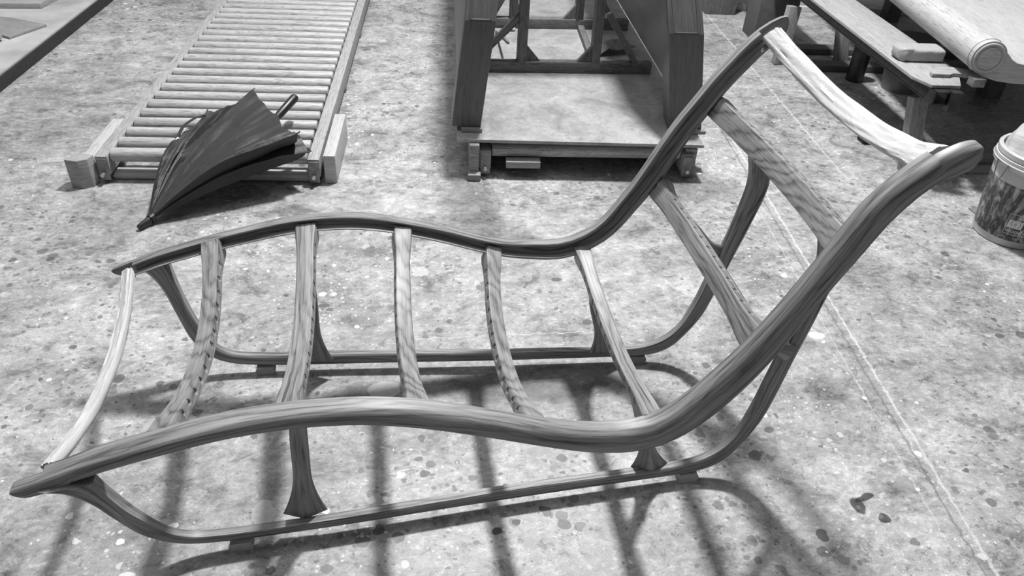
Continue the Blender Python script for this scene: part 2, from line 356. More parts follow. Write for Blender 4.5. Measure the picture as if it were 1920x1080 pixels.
# ------------------------------------------------------------------ chaise longue frame
chaise = thing('chaise_longue_frame', 'unfinished curved wooden chaise longue frame with bare cross slats standing on the paint-spattered floor', 'chaise longue', (0, 0, 0))
SECT = [(0.0, .03), (.03, 0), (.34, 0), (.52, .01), (.66, .035), (.80, .09), (.91, .19), (.97, .33), (1, .52), (1, .80), (.97, .94), (.90, 1.0), (.5, 1), (.12, 1),
        (.08, .97), (.10, .80), (.05, .78), (-.33, .70), (-.37, .66), (-.36, .62), (.10, .61), (.20, .54), (.25, .40), (.22, .26), (.12, .17), (0, .13)]
def rail(side, data, inner, outer, name):
    pts = [Vector((p[0], 0, p[1])) for p in data]; dep = [p[2] for p in data]
    n = len(pts)
    for _ in range(3):
        dep = [dep[0]] + [(dep[i - 1] + 2 * dep[i] + dep[i + 1]) / 4 for i in range(1, n - 1)] + [dep[-1]]
    L = [0.0]
    for a, b in zip(pts, pts[1:]): L.append(L[-1] + (b - a).length)
    tot = L[-1]; samples = []
    N = 150
    stepL, stepR = .068, .082
    ss = [tot * k / (N - 1) for k in range(N)]
    ss = [0.0, .003, .007, .012, .02] + [s for s in ss if .03 < s < tot - .03] + [tot - .02, tot - .012, tot - .007, tot - .003, tot]
    ss += [stepL, stepL + .0008, tot - stepR, tot - stepR - .0008]; ss = sorted(set(ss))
    rings = []
    for s in ss:
        j = 0
        while j < n - 2 and L[j + 1] < s: j += 1
        t = (s - L[j]) / (L[j + 1] - L[j]); p = pts[j].lerp(pts[j + 1], t); d = dep[j] * (1 - t) + dep[j + 1] * t
        def at(q):
            q = min(max(q, 0), tot); k = 0
            while k < n - 2 and L[k + 1] < q: k += 1
            return pts[k].lerp(pts[k + 1], (q - L[k]) / (L[k + 1] - L[k]))
        tn = (at(s + .03) - at(s - .03)).normalized(); nm = Vector((tn.z, 0, -tn.x))
        d = max(d, .028)
        e = min(s / .12, 1.0); d = max(d, .037 if s < .12 else 0); d *= .80 + .20 * math.sin(e * math.pi / 2)
        e2 = min((tot - s) / .16, 1.0)
        q2 = sstep(0, .75, 1 - e2); d = d * (1 - q2) + .052 * q2; d = max(d, .044)  if e2 < 1 else d
        wing = s < stepL + .0004 or s > tot - stepR - .0004
        yi = inner
        er = min(s, tot - s); RR = .035; shrink = 1.0 if er > RR else math.sqrt(max(1 - (1 - er / RR) ** 2, .03))
        yo = outer - .006 * (1 - shrink)
        off = (1 - shrink) * d * .5
        ring = []
        for (u, v) in SECT:
            
            q = p + nm * (off * .35 + v * (d - 1.9 * off)); yq = yi + u * (yo - yi); yq = max(yq, inner + .019) if wing else yq; q.y = side * yq; ring.append(q)
        rings.append(ring)
    return finish(name, loft(rings), ELM, chaise, math.radians(30))
rail(-1, RAIL_NEAR, .347, .396, 'side_rail')
rail(1, RAIL_FAR, .347, .394, 'side_rail')

RT = [(-.672,.362),(-.668,.338),(-.66,.298),(-.642,.228),(-.62,.17),(-.592,.112),(-.56,.082),(-.51,.067),(-.39,.062),(-.2,.062),(0,.062),(.25,.061),(.42,.06),(.54,.058),(.645,.060),(.715,.070),(.77,.098),(.81,.15),(.838,.24),(.853,.315),(.873,.42),(.893,.55),(.900,.66),(.880,.745)]
RB = [(-.775,.352),(-.735,.336),(-.700,.285),(-.672,.20),(-.645,.122),(-.60,.068),(-.55,.044),(-.48,.034),(-.39,.030),(-.2,.029),(0,.029),(.25,.028),(.45,.028),(.57,.028),(.67,.029),(.745,.037),(.797,.068),(.833,.12),(.865,.19),(.885,.27),(.907,.39),(.935,.53),(.952,.66),(.918,.775)]
def wf(x, z):
    k = sstep(-.3, .3, x); return .277 - .0555 * x + (.2 * (1 - k) - .046 * k) * z
def runner(side):
    a = resamp(catmull([(x, 0, z) for x, z in RT], 400), 400); b = resamp(catmull([(x, 0, z) for x, z in RB], 400), 400)
    rings = []; n = 110
    ka = catmull([(x, 0, z) for x, z in RT], n); kb = catmull([(x, 0, z) for x, z in RB], n)
    for p, q in zip(ka, kb):
        ring = []
        h = .0125 + .004 * sstep(.1, .25, (p.z + q.z) / 2)
        for (u, v) in [(-1, .12), (-.75, 0), (.75, 0), (1, .12), (1, .5), (1, .86), (.7, 1), (-.7, 1), (-1, .86), (-1, .5)]:
            r = p.lerp(q, v); r.y = side * (wf(r.x, r.z) + u * h); ring.append(r)
        rings.append(ring)
    return finish('runner_leg', loft(rings), ELM, chaise, math.radians(30))
runner(-1); runner(1)

def slat_curve(X, Z, ang, s, p, y):
    g = 1 - abs(y / .347) ** p
    return Vector((X + s * g * math.cos(ang), y, Z + s * g * math.sin(ang)))
SL = [(-.546, .458, -75, .08, 2, .043, .032, 1), (-.288, .50, -84, .062, 2, .046, .032, 1), (-.020, .478, -100, .085, 2, .041, .032, 1), (.243, .395, -108, .085, 2.3, .040, .032, 1),
      (.503, .386, -84, .055, 1.8, .038, .032, 1), (.682, .582, -30, .02, 2.2, .050, .034, 1), (.808, .822, -28, .045, 2, .056, .036, 0)]
def make_slat(X, Z, A, s, p, wd, th, holes, idx):
    ang = math.radians(A); nrm = Vector((math.cos(ang), 0, math.sin(ang))); wdir = Vector((-nrm.z, 0, nrm.x))
    rings = []; N = 61
    for k in range(N):
        y = -.349 + .698 * k / (N - 1)
        c = slat_curve(X, Z, ang, s, p, y); f_ = sstep(.24, .35, abs(y)) * (.3 if idx == 6 else 1)
        W = wd * (1 + .28 * f_) / 2; T = th * (1 + .55 * f_)
        ring = []
        for (u, v) in [(-1, .16), (-.9, .03), (-.7, 0), (0, .02), (.7, 0), (.9, .03), (1, .16), (1, .5), (1, .9), (.85, 1), (-.85, 1), (-1, .9), (-1, .5)]:
            ring.append(c + wdir * (u * W) + nrm * (v * T + .005 + .005 * sstep(.30, .347, abs(y))))
        rings.append(ring)
    mat = ELM_FIG if idx in (0, 2, 3, 6) else ELM
    o = finish('cross_slat', loft(rings), mat, chaise, math.radians(34))
    cb = bmesh.new(); sp = .046; cnt = 13
    for k in range(cnt):
        y = (k - (cnt - 1) / 2) * sp
        c = slat_curve(X, Z, ang, s, p, y); c2 = slat_curve(X, Z, ang, s, p, y + .002); tg = (c2 - c).normalized()
        f_ = sstep(.24, .35, abs(y)); T = th * (1 + .55 * f_)
        ctr = c + nrm * (T * .52)
        M_ = Matrix((tg, nrm, tg.cross(nrm))).transposed().to_4x4(); M_.translation = ctr
        r1, r2 = .007, .0085
        prism([(-r1, 0), (0, -r2), (r1, 0), (0, r2)], -.06, .06, cb, M_)
    co = finish('cut', cb, mat)
    md = o.modifiers.new('b', 'BOOLEAN'); md.operation = 'DIFFERENCE'; md.object = co; md.solver = 'EXACT'
    bpy.context.view_layer.update()
    dg = bpy.context.evaluated_depsgraph_get(); me = bpy.data.meshes.new_from_object(o.evaluated_get(dg))
    o.modifiers.clear(); o.data = me; bpy.data.objects.remove(co)
    return o
for i, a in enumerate(SL): make_slat(*a, i)

# arched struts between the slats and the runners
def strut(side, foot, top, inw):
    foot, top = Vector(foot), Vector(top); rings = []
    N = 22
    for k in range(N):
        t = k / (N - 1); c = foot.lerp(top, t)
        hf = max(0, 1 - t / .36) ** 1.9; ht = sstep(.55, 1, t)
        hx = .0205 + .032 * hf - .004 * ht; y0 = c.y - .012 - inw * ht ** 2; y1 = c.y + .012
        ring = []
        for (u, v) in [(-1, .15), (-.9, 0), (.9, 0), (1, .15), (1, .22), (.12, 1), (-.12, 1), (-1, .22)]:
            ring.append(Vector((c.x + u * hx, side * (y0 + v * (y1 - y0)), c.z)))
        rings.append(ring)
    return finish('strut', loft(rings), ELM, chaise, math.radians(16))
for sd in (-1, 1):
    strut(sd, (-.298, .283, .058), (-.284, .262, .438), .07)
    strut(sd, (.585, .238, .056), (.513, .258, .318), .06)
    # brace from the lower back slat to the rear leg
    P = catmull([(.700, sd * .31, .575), (.745, sd * .275, .535), (.80, sd * .245, .48), (.84, sd * .225, .44), (.885, sd * .218, .415)], 16)
    rings = []
    for i, c in enumerate(P):
        t = i / 15; tn = (P[min(i + 1, 15)] - P[max(i - 1, 0)]).normalized(); sdv = tn.cross(Vector((0, 1, 0))).normalized(); up = sdv.cross(tn)
        a_, b_ = .016 + .012 * (1 - sstep(0, .4, t)) + .012 * sstep(.75, 1, t), .011 + .004 * sstep(.7, 1, t)
        rings.append([c + sdv * math.copysign(abs(math.cos(q)) ** .6, math.cos(q)) * a_ + up * math.copysign(abs(math.sin(q)) ** .6, math.sin(q)) * b_ for q in (2 * math.pi * j / 14 for j in range(14))])
    finish('back_brace', loft(rings), ELM, chaise, math.radians(34))

# cloth-wrapped end bars
def wrap_material(name, v, tr=0.0):
    t = NT(name); p = tc(t)
    n1 = t.noise(t.mapping(p, (9, 3, 9)), 1.0, 5, .6, 1.2); n2 = t.noise(p, 40, 4, .6)
    t.col(t.ramp(n1, [(.3, v * .88), (.7, v)])); t.b.inputs['Roughness'].default_value = .6
    t.bump(t.math('ADD', n1, t.math('MULTIPLY', n2, .15)), .5, .012); return t.m
CLOTH = wrap_material('white_wrapping_cloth', .52)
def wrapped(ends, ang, s, W, T, label, seedv, mat, rot):
    nrm = Vector((math.cos(ang), 0, math.sin(ang))); rings = []; N = 110; M_ = 40
    nr2 = Vector((math.cos(ang + rot), 0, math.sin(ang + rot))); wdir = Vector((-nr2.z, 0, nr2.x))
    X, yy, Z = ends
    for k in range(N):
        y = -yy + 2 * yy * k / (N - 1); g = 1 - abs(y / yy) ** 2.0
        c = Vector((X, y, Z)) + nrm * (s * g); ring = []
        fl = 1 + (.35 if W > .04 else -.15) * sstep(.75, 1.0, -y / yy)
        for j in range(M_):
            q = 2 * math.pi * j / M_; u = math.copysign(abs(math.cos(q)) ** .7, math.cos(q)); v = math.copysign(abs(math.sin(q)) ** .8, math.sin(q))
            wn = noise.noise(Vector((u * 2.2, y * 7 + u * 2, v * 1.5 + seedv))) * .20 + noise.noise(Vector((u * 6 + seedv, y * 16 + u * 9, v * 4))) * .06
            fold = .13 * math.sin(10 * u + y * 26 + 3 * noise.noise(Vector((y * 6, u, seedv)))) * .22 * sstep(.0, .5, abs(noise.noise(Vector((y * 4, seedv, 1)))) * 2)
            r = 1 + wn + fold * .6
            ring.append(c + wdir * (u * W / 2 * (1 + wn * .5) * fl) + nr2 * (v * T / 2 * r + .004 * noise.noise(Vector((y * 9 + u * 5, u * 3, seedv))) ))
        rings.append(ring)
    o = finish('wrapped_end_bar', loft(rings), mat, chaise, math.radians(60)); o['label'] = label
    return o
wrapped((.945, .350, 1.003), math.radians(-52), .085, .054, .026, 'head bar wrapped in wrinkled white cloth', 3.1, CLOTH, 0)
wrapped((-.768, .345, .360), math.radians(-70), .055, .034, .026, 'foot bar wrapped in white cloth and tape', 8.2, CLOTH, 0)

# spacer blocks the runners stand on
for nm, x, sd, lab in [('a', -.448, -1, 'small stacked wooden spacer under the near runner, foot end'), ('b', .692, -1, 'small stacked wooden spacer under the near runner, backrest end'),
                       ('c', -.448, 1, 'small stacked wooden spacer under the far runner, foot end'), ('d', .692, 1, 'small stacked wooden spacer under the far runner, backrest end')]:
    y = sd * wf(x, .03); bm = bmesh.new()
    for k in range(4): box(.052 - .002 * (k % 2), .040, .0068, fr((x + .001 * (k % 3), y, .0036 + .0071 * k), (1, 0, 0)), bm, .0006)
    tag(finish('wooden_spacer', bm, PALE if sd < 0 else OLD), lab, 'spacer block', 'spacers under the chaise runners')

# ------------------------------------------------------------------ roller conveyors
YAW = math.radians(5.3)
DD = Vector((math.sin(YAW), math.cos(YAW), 0)); TT = Vector((math.cos(YAW), -math.sin(YAW), 0)); ZZ = Vector((0, 0, 1))
def conveyor(name, label, org, width, rail_w, top, length, roller_r, pitch, nroll, plate=True):
    """org: front inner corner of the left rail on the floor"""
    org = Vector(org); t = thing(name, label, 'roller conveyor', org)
    for s in (0, 1):
        x0 = -rail_w if s == 0 else width
        M_ = fr(org + TT * (x0 + rail_w / 2) + DD * (length / 2) + ZZ * (top - .04), DD, z=(0, 0, 1))
        bm = box(length, rail_w, .08, M_, None, .003)
        finish('side_rail', bm, BLOCKW, t)
        # supports under the rail
        for q in (.05, .35, .65, .95):
            sup = box(.06, rail_w * .9, top - .08, fr(org + TT * (x0 + rail_w / 2) + DD * (length * q + .02) + ZZ * ((top - .08) / 2), DD), None, .002)
            finish('rail_foot', sup, OLD, t)
        # bolted end plate
        pl = box(rail_w * .86, .006, .095, fr(org + TT * (x0 + rail_w / 2) - DD * .004 + ZZ * (top - .056), TT), None, .002)
        pp = finish('end_plate', pl, IRON, t)
        bo = tube([org + TT * (x0 + rail_w * .5) - DD * .004 + ZZ * (top - .072), org + TT * (x0 + rail_w * .5) - DD * .03 + ZZ * (top - .072)], .008, 10)
        finish('bolt', bo, BOLTM, pp)
    base = None
    for k in range(nroll):
        y = .045 + pitch * k
        a = org + TT * .004 + DD * y + ZZ * (top - .012); b = org + TT * (width - .004) + DD * y + ZZ * (top - .012)
        pts = [a, a + TT * .003, a + TT * .006, b - TT * .006, b - TT * .003, b]
        o = finish('roller', tube(pts, [roller_r * .86, roller_r * .97, roller_r, roller_r, roller_r * .97, roller_r * .86], 24), ROLLER, t, math.radians(40))
    return t
BOLTM = plain('zinc_bolt', .55, .3, .8, .1)
c1 = conveyor('roller_conveyor', 'low roller conveyor with long row of pale rollers, under the black umbrella', (-1.172, 1.545, 0), .80, .048, .118, 2.9, .029, .1005, 28)
# cross member under the first roller
finish('cross_bar', box(.80, .05, .028, fr(Vector((-1.172, 1.545, 0)) + TT * .40 + DD * .05 + ZZ * .018, TT), None, .002), PALE, c1)
# chamfered foot boards outside the rails
def foot_board(p, ln, wd, ht, par, yaw, ch=.02, mat=BLOCKW):
    d = Vector((math.sin(yaw), math.cos(yaw), 0)); x = Vector((math.cos(yaw), -math.sin(yaw), 0))
    bm = prism([(-wd / 2, 0), (wd / 2 - ch, 0), (wd / 2, ch), (wd / 2, ln), (-wd / 2, ln)], 0, ht, None, Matrix((x, d, ZZ)).transposed().to_4x4(), .004, 1)
    for v in bm.verts: v.co += Vector(p)
    return finish('foot_board', bm, mat, par)
foot_board((-1.262, 1.565, 0), .40, .050, .10, c1, YAW, .004, PALE)
foot_board((-.287, 1.478, 0), .43, .05, .128, c1, YAW, .004, PALE)
fb = foot_board((-1.285, 1.500, 0), .07, .082, .125, c1, YAW + .25, .028)

c2 = conveyor('roller_conveyor', 'low roller conveyor half hidden under a plywood sheet, behind the chaise backrest', (.400, 1.500, 0), .85, .050, .118, 2.9, .027, .1005, 28)
foot_board((.325, 1.490, 0), .35, .042, .155, c2, YAW, .002)
foot_board((1.292, 1.440, 0), .35, .055, .135, c2, YAW, .004)
finish('packing_block', box(.15, .05, .03, fr((.54, 1.49, .066), TT), None, .002), OLD, c2)
finish('rail_foot', box(.055, .05, .03, fr((.325, 1.48, .0152), TT), None, .003), OLD, c2)
# plywood
def sheet_material():
    t = NT('worn_grey_plywood'); p = tc(t); a = t.noise(p, 5, 9, .72, .6); b = t.noise(p, 34, 6, .75); c = t.noise(p, 70, 3, .6)
    g = t.math('MULTIPLY', t.ramp(a, [(.36, .22), (.5, .31), (.64, .38)]), t.ramp(b, [(.34, .7), (.45, .98), (.60, 1.03), (.66, 1.3)]))
    g = t.math('MULTIPLY', g, t.ramp(c, [(.30, .5), (.36, 1.0), (.66, 1.0), (.70, 1.5)]))
    t.col(g); t.b.inputs['Roughness'].default_value = .42; t.bump(b, .15, .002); return t.m
M_ = fr(Vector((.253, 1.522, .157)), DD, z=(0, 0, 1))
bm = prism([(0, 0), (3.4, 0), (3.4, -1.08), (-.02, -1.08)], 0, .014, None, M_, .001, 0)
ply = finish('plywood_sheet', bm, SHEET := sheet_material())
tag(ply, 'large worn plywood sheet lying on the right roller conveyor, beneath the two dark slabs', 'plywood sheet')

# ------------------------------------------------------------------ two dark slabs leaning together over the trestle
def slab(name, label, bh, x0, y0, z0, thick, lean, post):
    """profile in local (depth, height); thickness along TT; leans by shear angle"""
    prof = [(0, 0), (0, bh), (.10, bh + .22), (.40, 1.12), (2.3, 1.12), (2.3, .20), (post, .20), (post, 0)]
    own = prism(prof, -thick / 2, thick / 2, None, None, .006, 0)
    R_ = Matrix((DD, ZZ, TT)).transposed().to_4x4()
    own.transform(R_)
    for v in own.verts:
        v.co += TT * (lean * v.co.z); v.co += Vector((x0, y0, z0))
    t = thing(name, label, 'tabletop', (x0, y0, z0))
    finish('slab_panel', own, DARKWOOD, t)
    # routed frame line on the sloping end and front face
    rb = bmesh.new()
    def P(d, h, xx): 
        q = DD * d + ZZ * h + TT * xx; q = q + TT * (lean * h) + Vector((x0, y0, z0)); return q
    hw = thick * .34
    loop = [(-hw, 1.0), (-hw, .03), (hw, .03), (hw, 1.0)]
    def F(u, v):   # on the chamfer face from (0,.50) to (.10,.74)
        d = .10 * v; h = bh + .22 * v; n_ = -DD * .24 + ZZ * (-.10) * -1
        return P(d, h, u) + (-DD * .92 + ZZ * .38) * .001
    pts = []
    for i in range(len(loop) - 1):
        for k in range(8): 
            a, b = loop[i], loop[i + 1]; pts.append(F(a[0] + (b[0] - a[0]) * k / 8, a[1] + (b[1] - a[1]) * k / 8))
    pts.append(F(*loop[-1]))
    tube(pts, .0028, 6, rb)
    finish('routed_bead', rb, DARKWOOD, t)
    return t
slab('wooden_slab', 'dark chamfered wooden slab standing on edge, left of the pair over the trestles', .455, .300, 1.600, .192, .128, .11, .16)
slab('wooden_slab', 'dark chamfered wooden slab standing on edge, right of the pair over the trestles', .42, 1.280, 1.530, .192, .150, -.17, .12)
bm = box(.09, .05, .018, fr((.325, 1.605, .181), TT), None, .002); tag(finish('wooden_wedge', bm, OLD), 'flat wooden packer under the left dark slab on the plywood corner', 'wedge')
bm = box(.075, .05, .018, fr((1.335, 1.53, .181), TT), None, .006); tag(finish('wooden_wedge', bm, OLD), 'rounded packer under the right dark slab at the plywood corner', 'wedge')

# ------------------------------------------------------------------ trestles
def trestle(y, x0, x1, px, label, diag):
    org = Vector((x0, y, .172)); t = thing('timber_trestle', label, 'trestle', org)
    e = TT; 
    def pt(x, z): return Vector((x, y - (x - x0) * math.tan(YAW) * 0.6, .172 + z))
    finish('bottom_rail', beam(pt(x0, .028), pt(x1, .028), .05, .055), TIMB, t)
    for x in px:
        finish('post', beam(pt(x, .05), pt(x + (.0 if x < .9 else -.015), 1.05), .05, .045, (1, 0, 0)), TIMB, t)
    finish('top_rail', beam(pt(x0 + .15, 1.05), pt(x1 - .15, 1.05), .05, .05), TIMB, t)
    for (a, b, c, d) in diag:
        finish('diagonal_brace', beam(pt(a, b), pt(c, d), .03, .035, (0, 1, 0)), TIMB, t)
    for x, s in ((px[0] + .022, 1), (px[1] - .022, -1)):
        own = prism([(0, 0), (.075 * s, 0), (0, .085)], -.012, .012, None, None, .0)
        own.transform(Matrix((Vector((1, 0, 0)), Vector((0, 0, 1)), Vector((0, -1, 0)))).transposed().to_4x4())
        for v in own.verts: v.co += pt(x, .055)
        finish('gusset', own, TIMB, t)
    return t
trestle(2.32, .40, 1.345, (.662, 1.045), 'front timber trestle with posts and diagonal braces standing on the plywood', [(.47, .10, .655, .29), (1.26, .05, 1.09, .30)])
trestle(3.02, .60, 1.425, (.735, 1.125), 'rear timber trestle, further from the chaise, standing on the plywood', [(1.33, .05, 1.17, .28), (.62, .08, .72, .26)])
bm = beam((1.068, 2.38, .188), (1.13, 2.95, .188), .035, .03); tag(finish('loose_batten', bm, TIMB), 'loose dark batten lying between the two trestles', 'batten')
bm = beam((.60, 2.36, .30), (.62, 2.9, .182), .012, .012); tag(finish('thin_stick', bm, TIMB), 'thin dark stick leaning between the trestles beside the left slab', 'stick')
# folded sheet
bm = bmesh.new(); g = [[Vector((1.13 + .055 * i, 2.50 + .05 * j + .012 * i, .176 + .035 * abs(math.sin(i * 1.3 + j * .5)) + .006)) for i in range(5)] for j in range(4)]
loft([[p for p in r] + [p - Vector((0, 0, .003)) for p in reversed(r)] for r in g], bm)
tag(finish('folded_sheet', bm, TIMB, smooth=.2), 'small bent grey sheet of card lying inside the front trestle', 'card')
bm = bmesh.new(); bmesh.ops.create_icosphere(bm, subdivisions=3, radius=.022)
for v in bm.verts: v.co *= 1 + .5 * noise.noise(v.co * 60); v.co.z *= .6
for v in bm.verts: v.co += Vector((.72, 2.95, .187))
tag(finish('crumpled_paper', bm, CLOTH, smooth=.3), 'crumpled white paper scrap beside the rear trestle rail', 'paper scrap')

# ------------------------------------------------------------------ umbrella
UMB = NT('black_umbrella_cloth'); _p = tc(UMB); _n = UMB.noise(_p, 14, 5, .6, .8)
UMB.col(UMB.ramp(_n, [(.3, .011), (.7, .019)])); UMB.b.inputs['Roughness'].default_value = .55; UMB.b.inputs['Sheen Weight'].default_value = .12; UMB.bump(_n, .6, .008); UMB = UMB.m
tip = Vector((-.962, 1.185, .022)); hand0 = Vector((-.52, 1.70, .19)); hand1 = Vector((-.430, 1.830, .245))
um = thing('umbrella', 'black umbrella, loosely closed, lying across the front of the left roller conveyor', 'umbrella', tip)
RIM = [(-0.916,1.602,0.150,0,0),(-0.912,1.635,0.158,1,0),(-0.878,1.687,0.160,0,0.002),(-0.813,1.764,0.165,0,0),(-0.819,1.856,0.172,1,0),(-0.770,1.887,0.165,0,0),(-0.725,1.974,0.160,0,0.045),(-0.679,1.932,0.195,0,0.02),(-0.615,1.893,0.250,1,-0.012),(-0.569,1.772,0.250,0,0),(-0.525,1.674,0.250,0,0.004),(-0.485,1.612,0.255,0,0),(-0.461,1.480,0.262,0,0.004),(-0.423,1.433,0.262,0,-0.006),(-0.394,1.407,0.262,1,-0.018),(-0.406,1.448,0.215,0,0.03),(-0.435,1.554,0.170,0,0.065),(-0.413,1.598,0.190,0,0.03),(-0.391,1.510,0.190,0,0),(-0.362,1.441,0.165,1,-0.008),(-0.401,1.446,0.140,0,0.008),(-0.438,1.433,0.128,0,0),(-0.530,1.398,0.125,0,0),(-0.705,1.474,0.125,0,0),(-0.863,1.556,0.125,0,0)]
def umb_pt(fi, s):
    """point of the folded canopy: fi counts along RIM, s runs from the tip (0) to the hem (1)"""
    n = len(RIM); i = int(fi) % n; t = fi - int(fi); a, b = RIM[i], RIM[(i + 1) % n]
    c = Vector(a[:3]).lerp(Vector(b[:3]), t); val = a[4] * (1 - t) + b[4] * t; p = tip.lerp(c, s)
    env = math.sin(math.pi * min(s, 1)); low = i >= 21; q = fi * 5
    p.z += (.050 if not low else .012) * env - val * (s ** .6) * (.25 + .75 * env)
    if not low:
        p.z += (noise.noise(Vector((q * .16, s * 2.0, 0))) * .014 + noise.noise(Vector((q * .42, s * 4, 4))) * .012 + noise.noise(Vector((q * .9, s * 9, 7))) * .004) * s ** .7
    p.z = max(p.z, .010)
    if not low: p.z = max(p.z, .141 * sstep(1.40, 1.52, p.y))
    return p
def umbrella():
    per = 8; rings = []; NR = 70
    for r in range(NR):
        s = .03 + .97 * r / (NR - 1)
        rings.append([umb_pt(k / per, s) for k in range(len(RIM) * per)])
    return loft(rings, None, caps=False)
finish('canopy', umbrella(), UMB, um, math.radians(50))
ax = (tip - Vector((-.70, 1.50, .10))).normalized()
fe = tube([tip + ax * .045, tip + ax * .040, tip - ax * .0, tip - ax * .02], [.008, .011, .013, .015], 16); finish('ferrule', fe, BLACKC, um)
finish('tip_band', tube([tip - ax * .012, tip - ax * .03], .019, 16), BLACKC, um)
finish('shaft', tube([tip - ax * .02, hand0], .006, 10), BLACKC, um)
hd = finish('handle', tube([hand0, hand0.lerp(hand1, .3), hand0.lerp(hand1, .93), hand1], [.010, .017, .019, .015], 18), BLACKC, um)
for q in RIM:
    if q[3]:
        c = Vector(q[:3]); c.z -= q[4] * .25; d = (c - tip).normalized(); finish('rib_tip', tube([c - d * .008 + Vector((0, 0, .001)), c + d * .012 + Vector((0, 0, .001))], .003, 8), BLACKC, um)
a0, a1 = Vector(RIM[1][:3]), Vector(RIM[4][:3]); off_ = Vector((-.018, .018, .004))
st = catmull([a0, a0.lerp(a1, .3) + off_, a0.lerp(a1, .62) + off_ * .9, a1.lerp(a0, .12)], 20)
finish('strap', loft([[p, p + Vector((.016, -.014, .004)), p + Vector((.016, -.014, .002)), p - Vector((0, 0, .002))] for p in st]), UMB, um)
# printed winged emblem and lettering on the left panel
WHITE = plain('white_print', .62, .6, 0, .05)
em = bmesh.new()
def on_panel(u, v):   # u from the rim corner along the hem, v towards the tip, both in metres
    f0, s0 = 1.08 + u / .06, .985 - v / .48; p = umb_pt(f0, s0); a_ = umb_pt(f0 + .1, s0) - umb_pt(f0 - .1, s0); b_ = umb_pt(f0, s0 + .02) - umb_pt(f0, s0 - .02)
    nn = a_.cross(b_).normalized(); nn = nn if nn.dot(Vector((-.07, -1.52, 1.62)) - p) > 0 else -nn; return p + nn * .0035
for sgn, ang in ((-1, math.radians(215)), (1, math.radians(-65))):
    for k in range(4):
        a = ang + (k - 1.5) * .16; p0 = on_panel(.020, .016); p1 = on_panel(.020 + .018 * math.cos(a), .016 - .024 * math.sin(a))
        tube([p0, p0.lerp(p1, .6), p1], [.0010, .0019, .0012], 6, em)
for k in range(7):
    u = .030 + k * .0055; p0 = on_panel(u, .006); tube([p0, on_panel(u + .002, .013)], .0011, 5, em); tube([on_panel(u - .001, .010), on_panel(u + .004, .009)], .0009, 5, em)
finish('printed_emblem', em, WHITE, um)

# ------------------------------------------------------------------ right side: plank bench, parcel, scroll-edged panel, bucket
bo_ = Vector((2.262, 1.515, 0))
bench = thing('plank_bench', 'plank on a steel beam with splayed timber legs, right edge of the picture', 'bench', bo_)
def B(u, v, z): return bo_ + DD * u + TT * v + ZZ * z
bm = prism([(0, 0), (3.0, 0), (3.0, -.26), (.02, -.26), (-.16, -.17), (-.16, -.04), (-.06, 0)], 0, .013, None, Matrix.Translation(B(0, 0, .440)) @ Matrix((DD, -TT, ZZ)).transposed().to_4x4() if False else fr(B(0, 0, .440), DD, z=(0, 0, 1)), .001, 0)
finish('plank', bm, PLY, bench)
# steel channel
own = bmesh.new()
box(3.2, .008, .06, fr(B(1.4, .045, .408), DD, z=(0, 0, 1)), own, .001)
box(3.2, .09, .008, fr(B(1.4, .085, .382), DD, z=(0, 0, 1)), own, .001); box(3.2, .09, .008, fr(B(1.4, .085, .434), DD, z=(0, 0, 1)), own, .001)
finish('steel_channel', own, STEEL, bench)
box_ = box(.05, .04, .085, fr(B(-.20, .135, .400), TT, z=(0, 0, 1)), None, .003); finish('channel_end_bracket', box_, STEEL, bench)
for (f0, t0) in (((2.385, 1.42, 0), (2.36, 1.50, .34)), ((2.385, 2.84, 0), (2.41, 2.87, .34)), ((2.80, 2.84, 0), (2.76, 2.90, .34))):
    finish('leg', beam(f0, t0, .075, .05, (0, 1, 0), ext=.0), OLD, bench)
finish('foot_plank', beam((2.36, 1.45, .06), (2.75, 1.42, .06), .03, .03), OLD, bench)
# parcel
pp = thing('wrapped_parcel', 'crumpled paper-wrapped parcel lying on the bench plank beside the pale scroll-edged panel', 'parcel', (2.47, 1.66, .453))
bm = bmesh.new(); rings = []
for k in range(40):
    u = k / 39; x = -.105 + .21 * u; sq = min(1, (u / .12) ** .5 if u < .12 else 1); ring = []
    for j in range(32):
        q = 2 * math.pi * j / 32; a = math.copysign(abs(math.cos(q)) ** .35, math.cos(q)); b = math.copysign(abs(math.sin(q)) ** .35, math.sin(q))
        w_ = noise.noise(Vector((x * 24, a * 2.5, b * 2.5))) * (.16 if u < .3 else .035)
        ring.append(Vector((2.405, 1.675, .482)) + TT * x + DD * (a * .056 * (.45 + .55 * sq) * (1 + w_)) + ZZ * (b * .029 * (.55 + .45 * sq) * (1 + w_)))
    rings.append(ring)
PARC = wrap_material('parcel_paper', .34)
finish('paper_wrap', loft(rings), PARC, pp, math.radians(45))
# disc
dc = thing('wooden_disc', 'thin crescent-shaped wooden disc lying over the front end of the bench plank', 'disc', (2.45, 1.42, .455))
bm = prism([(.115 * math.cos(a), .100 * math.sin(a)) for a in (math.pi * k / 24 for k in range(25))] + [(-.035 * math.cos(a), .018 * math.sin(a)) for a in (math.pi * k / 12 for k in range(13))], 0, .014, None, Matrix.Translation((2.455, 1.425, .455)) @ Matrix.Rotation(math.radians(-8), 4, 'Z'), .002)
finish('disc_blank', bm, BLOCKW, dc)
# small square cap block on bracket
bm = box(.055, .045, .035, fr((2.475, 1.33, .475), TT), None, .002); tag(finish('clamp_block', bm, IRON), 'small square metal block in front of the wooden disc on the bench end', 'clamp block')

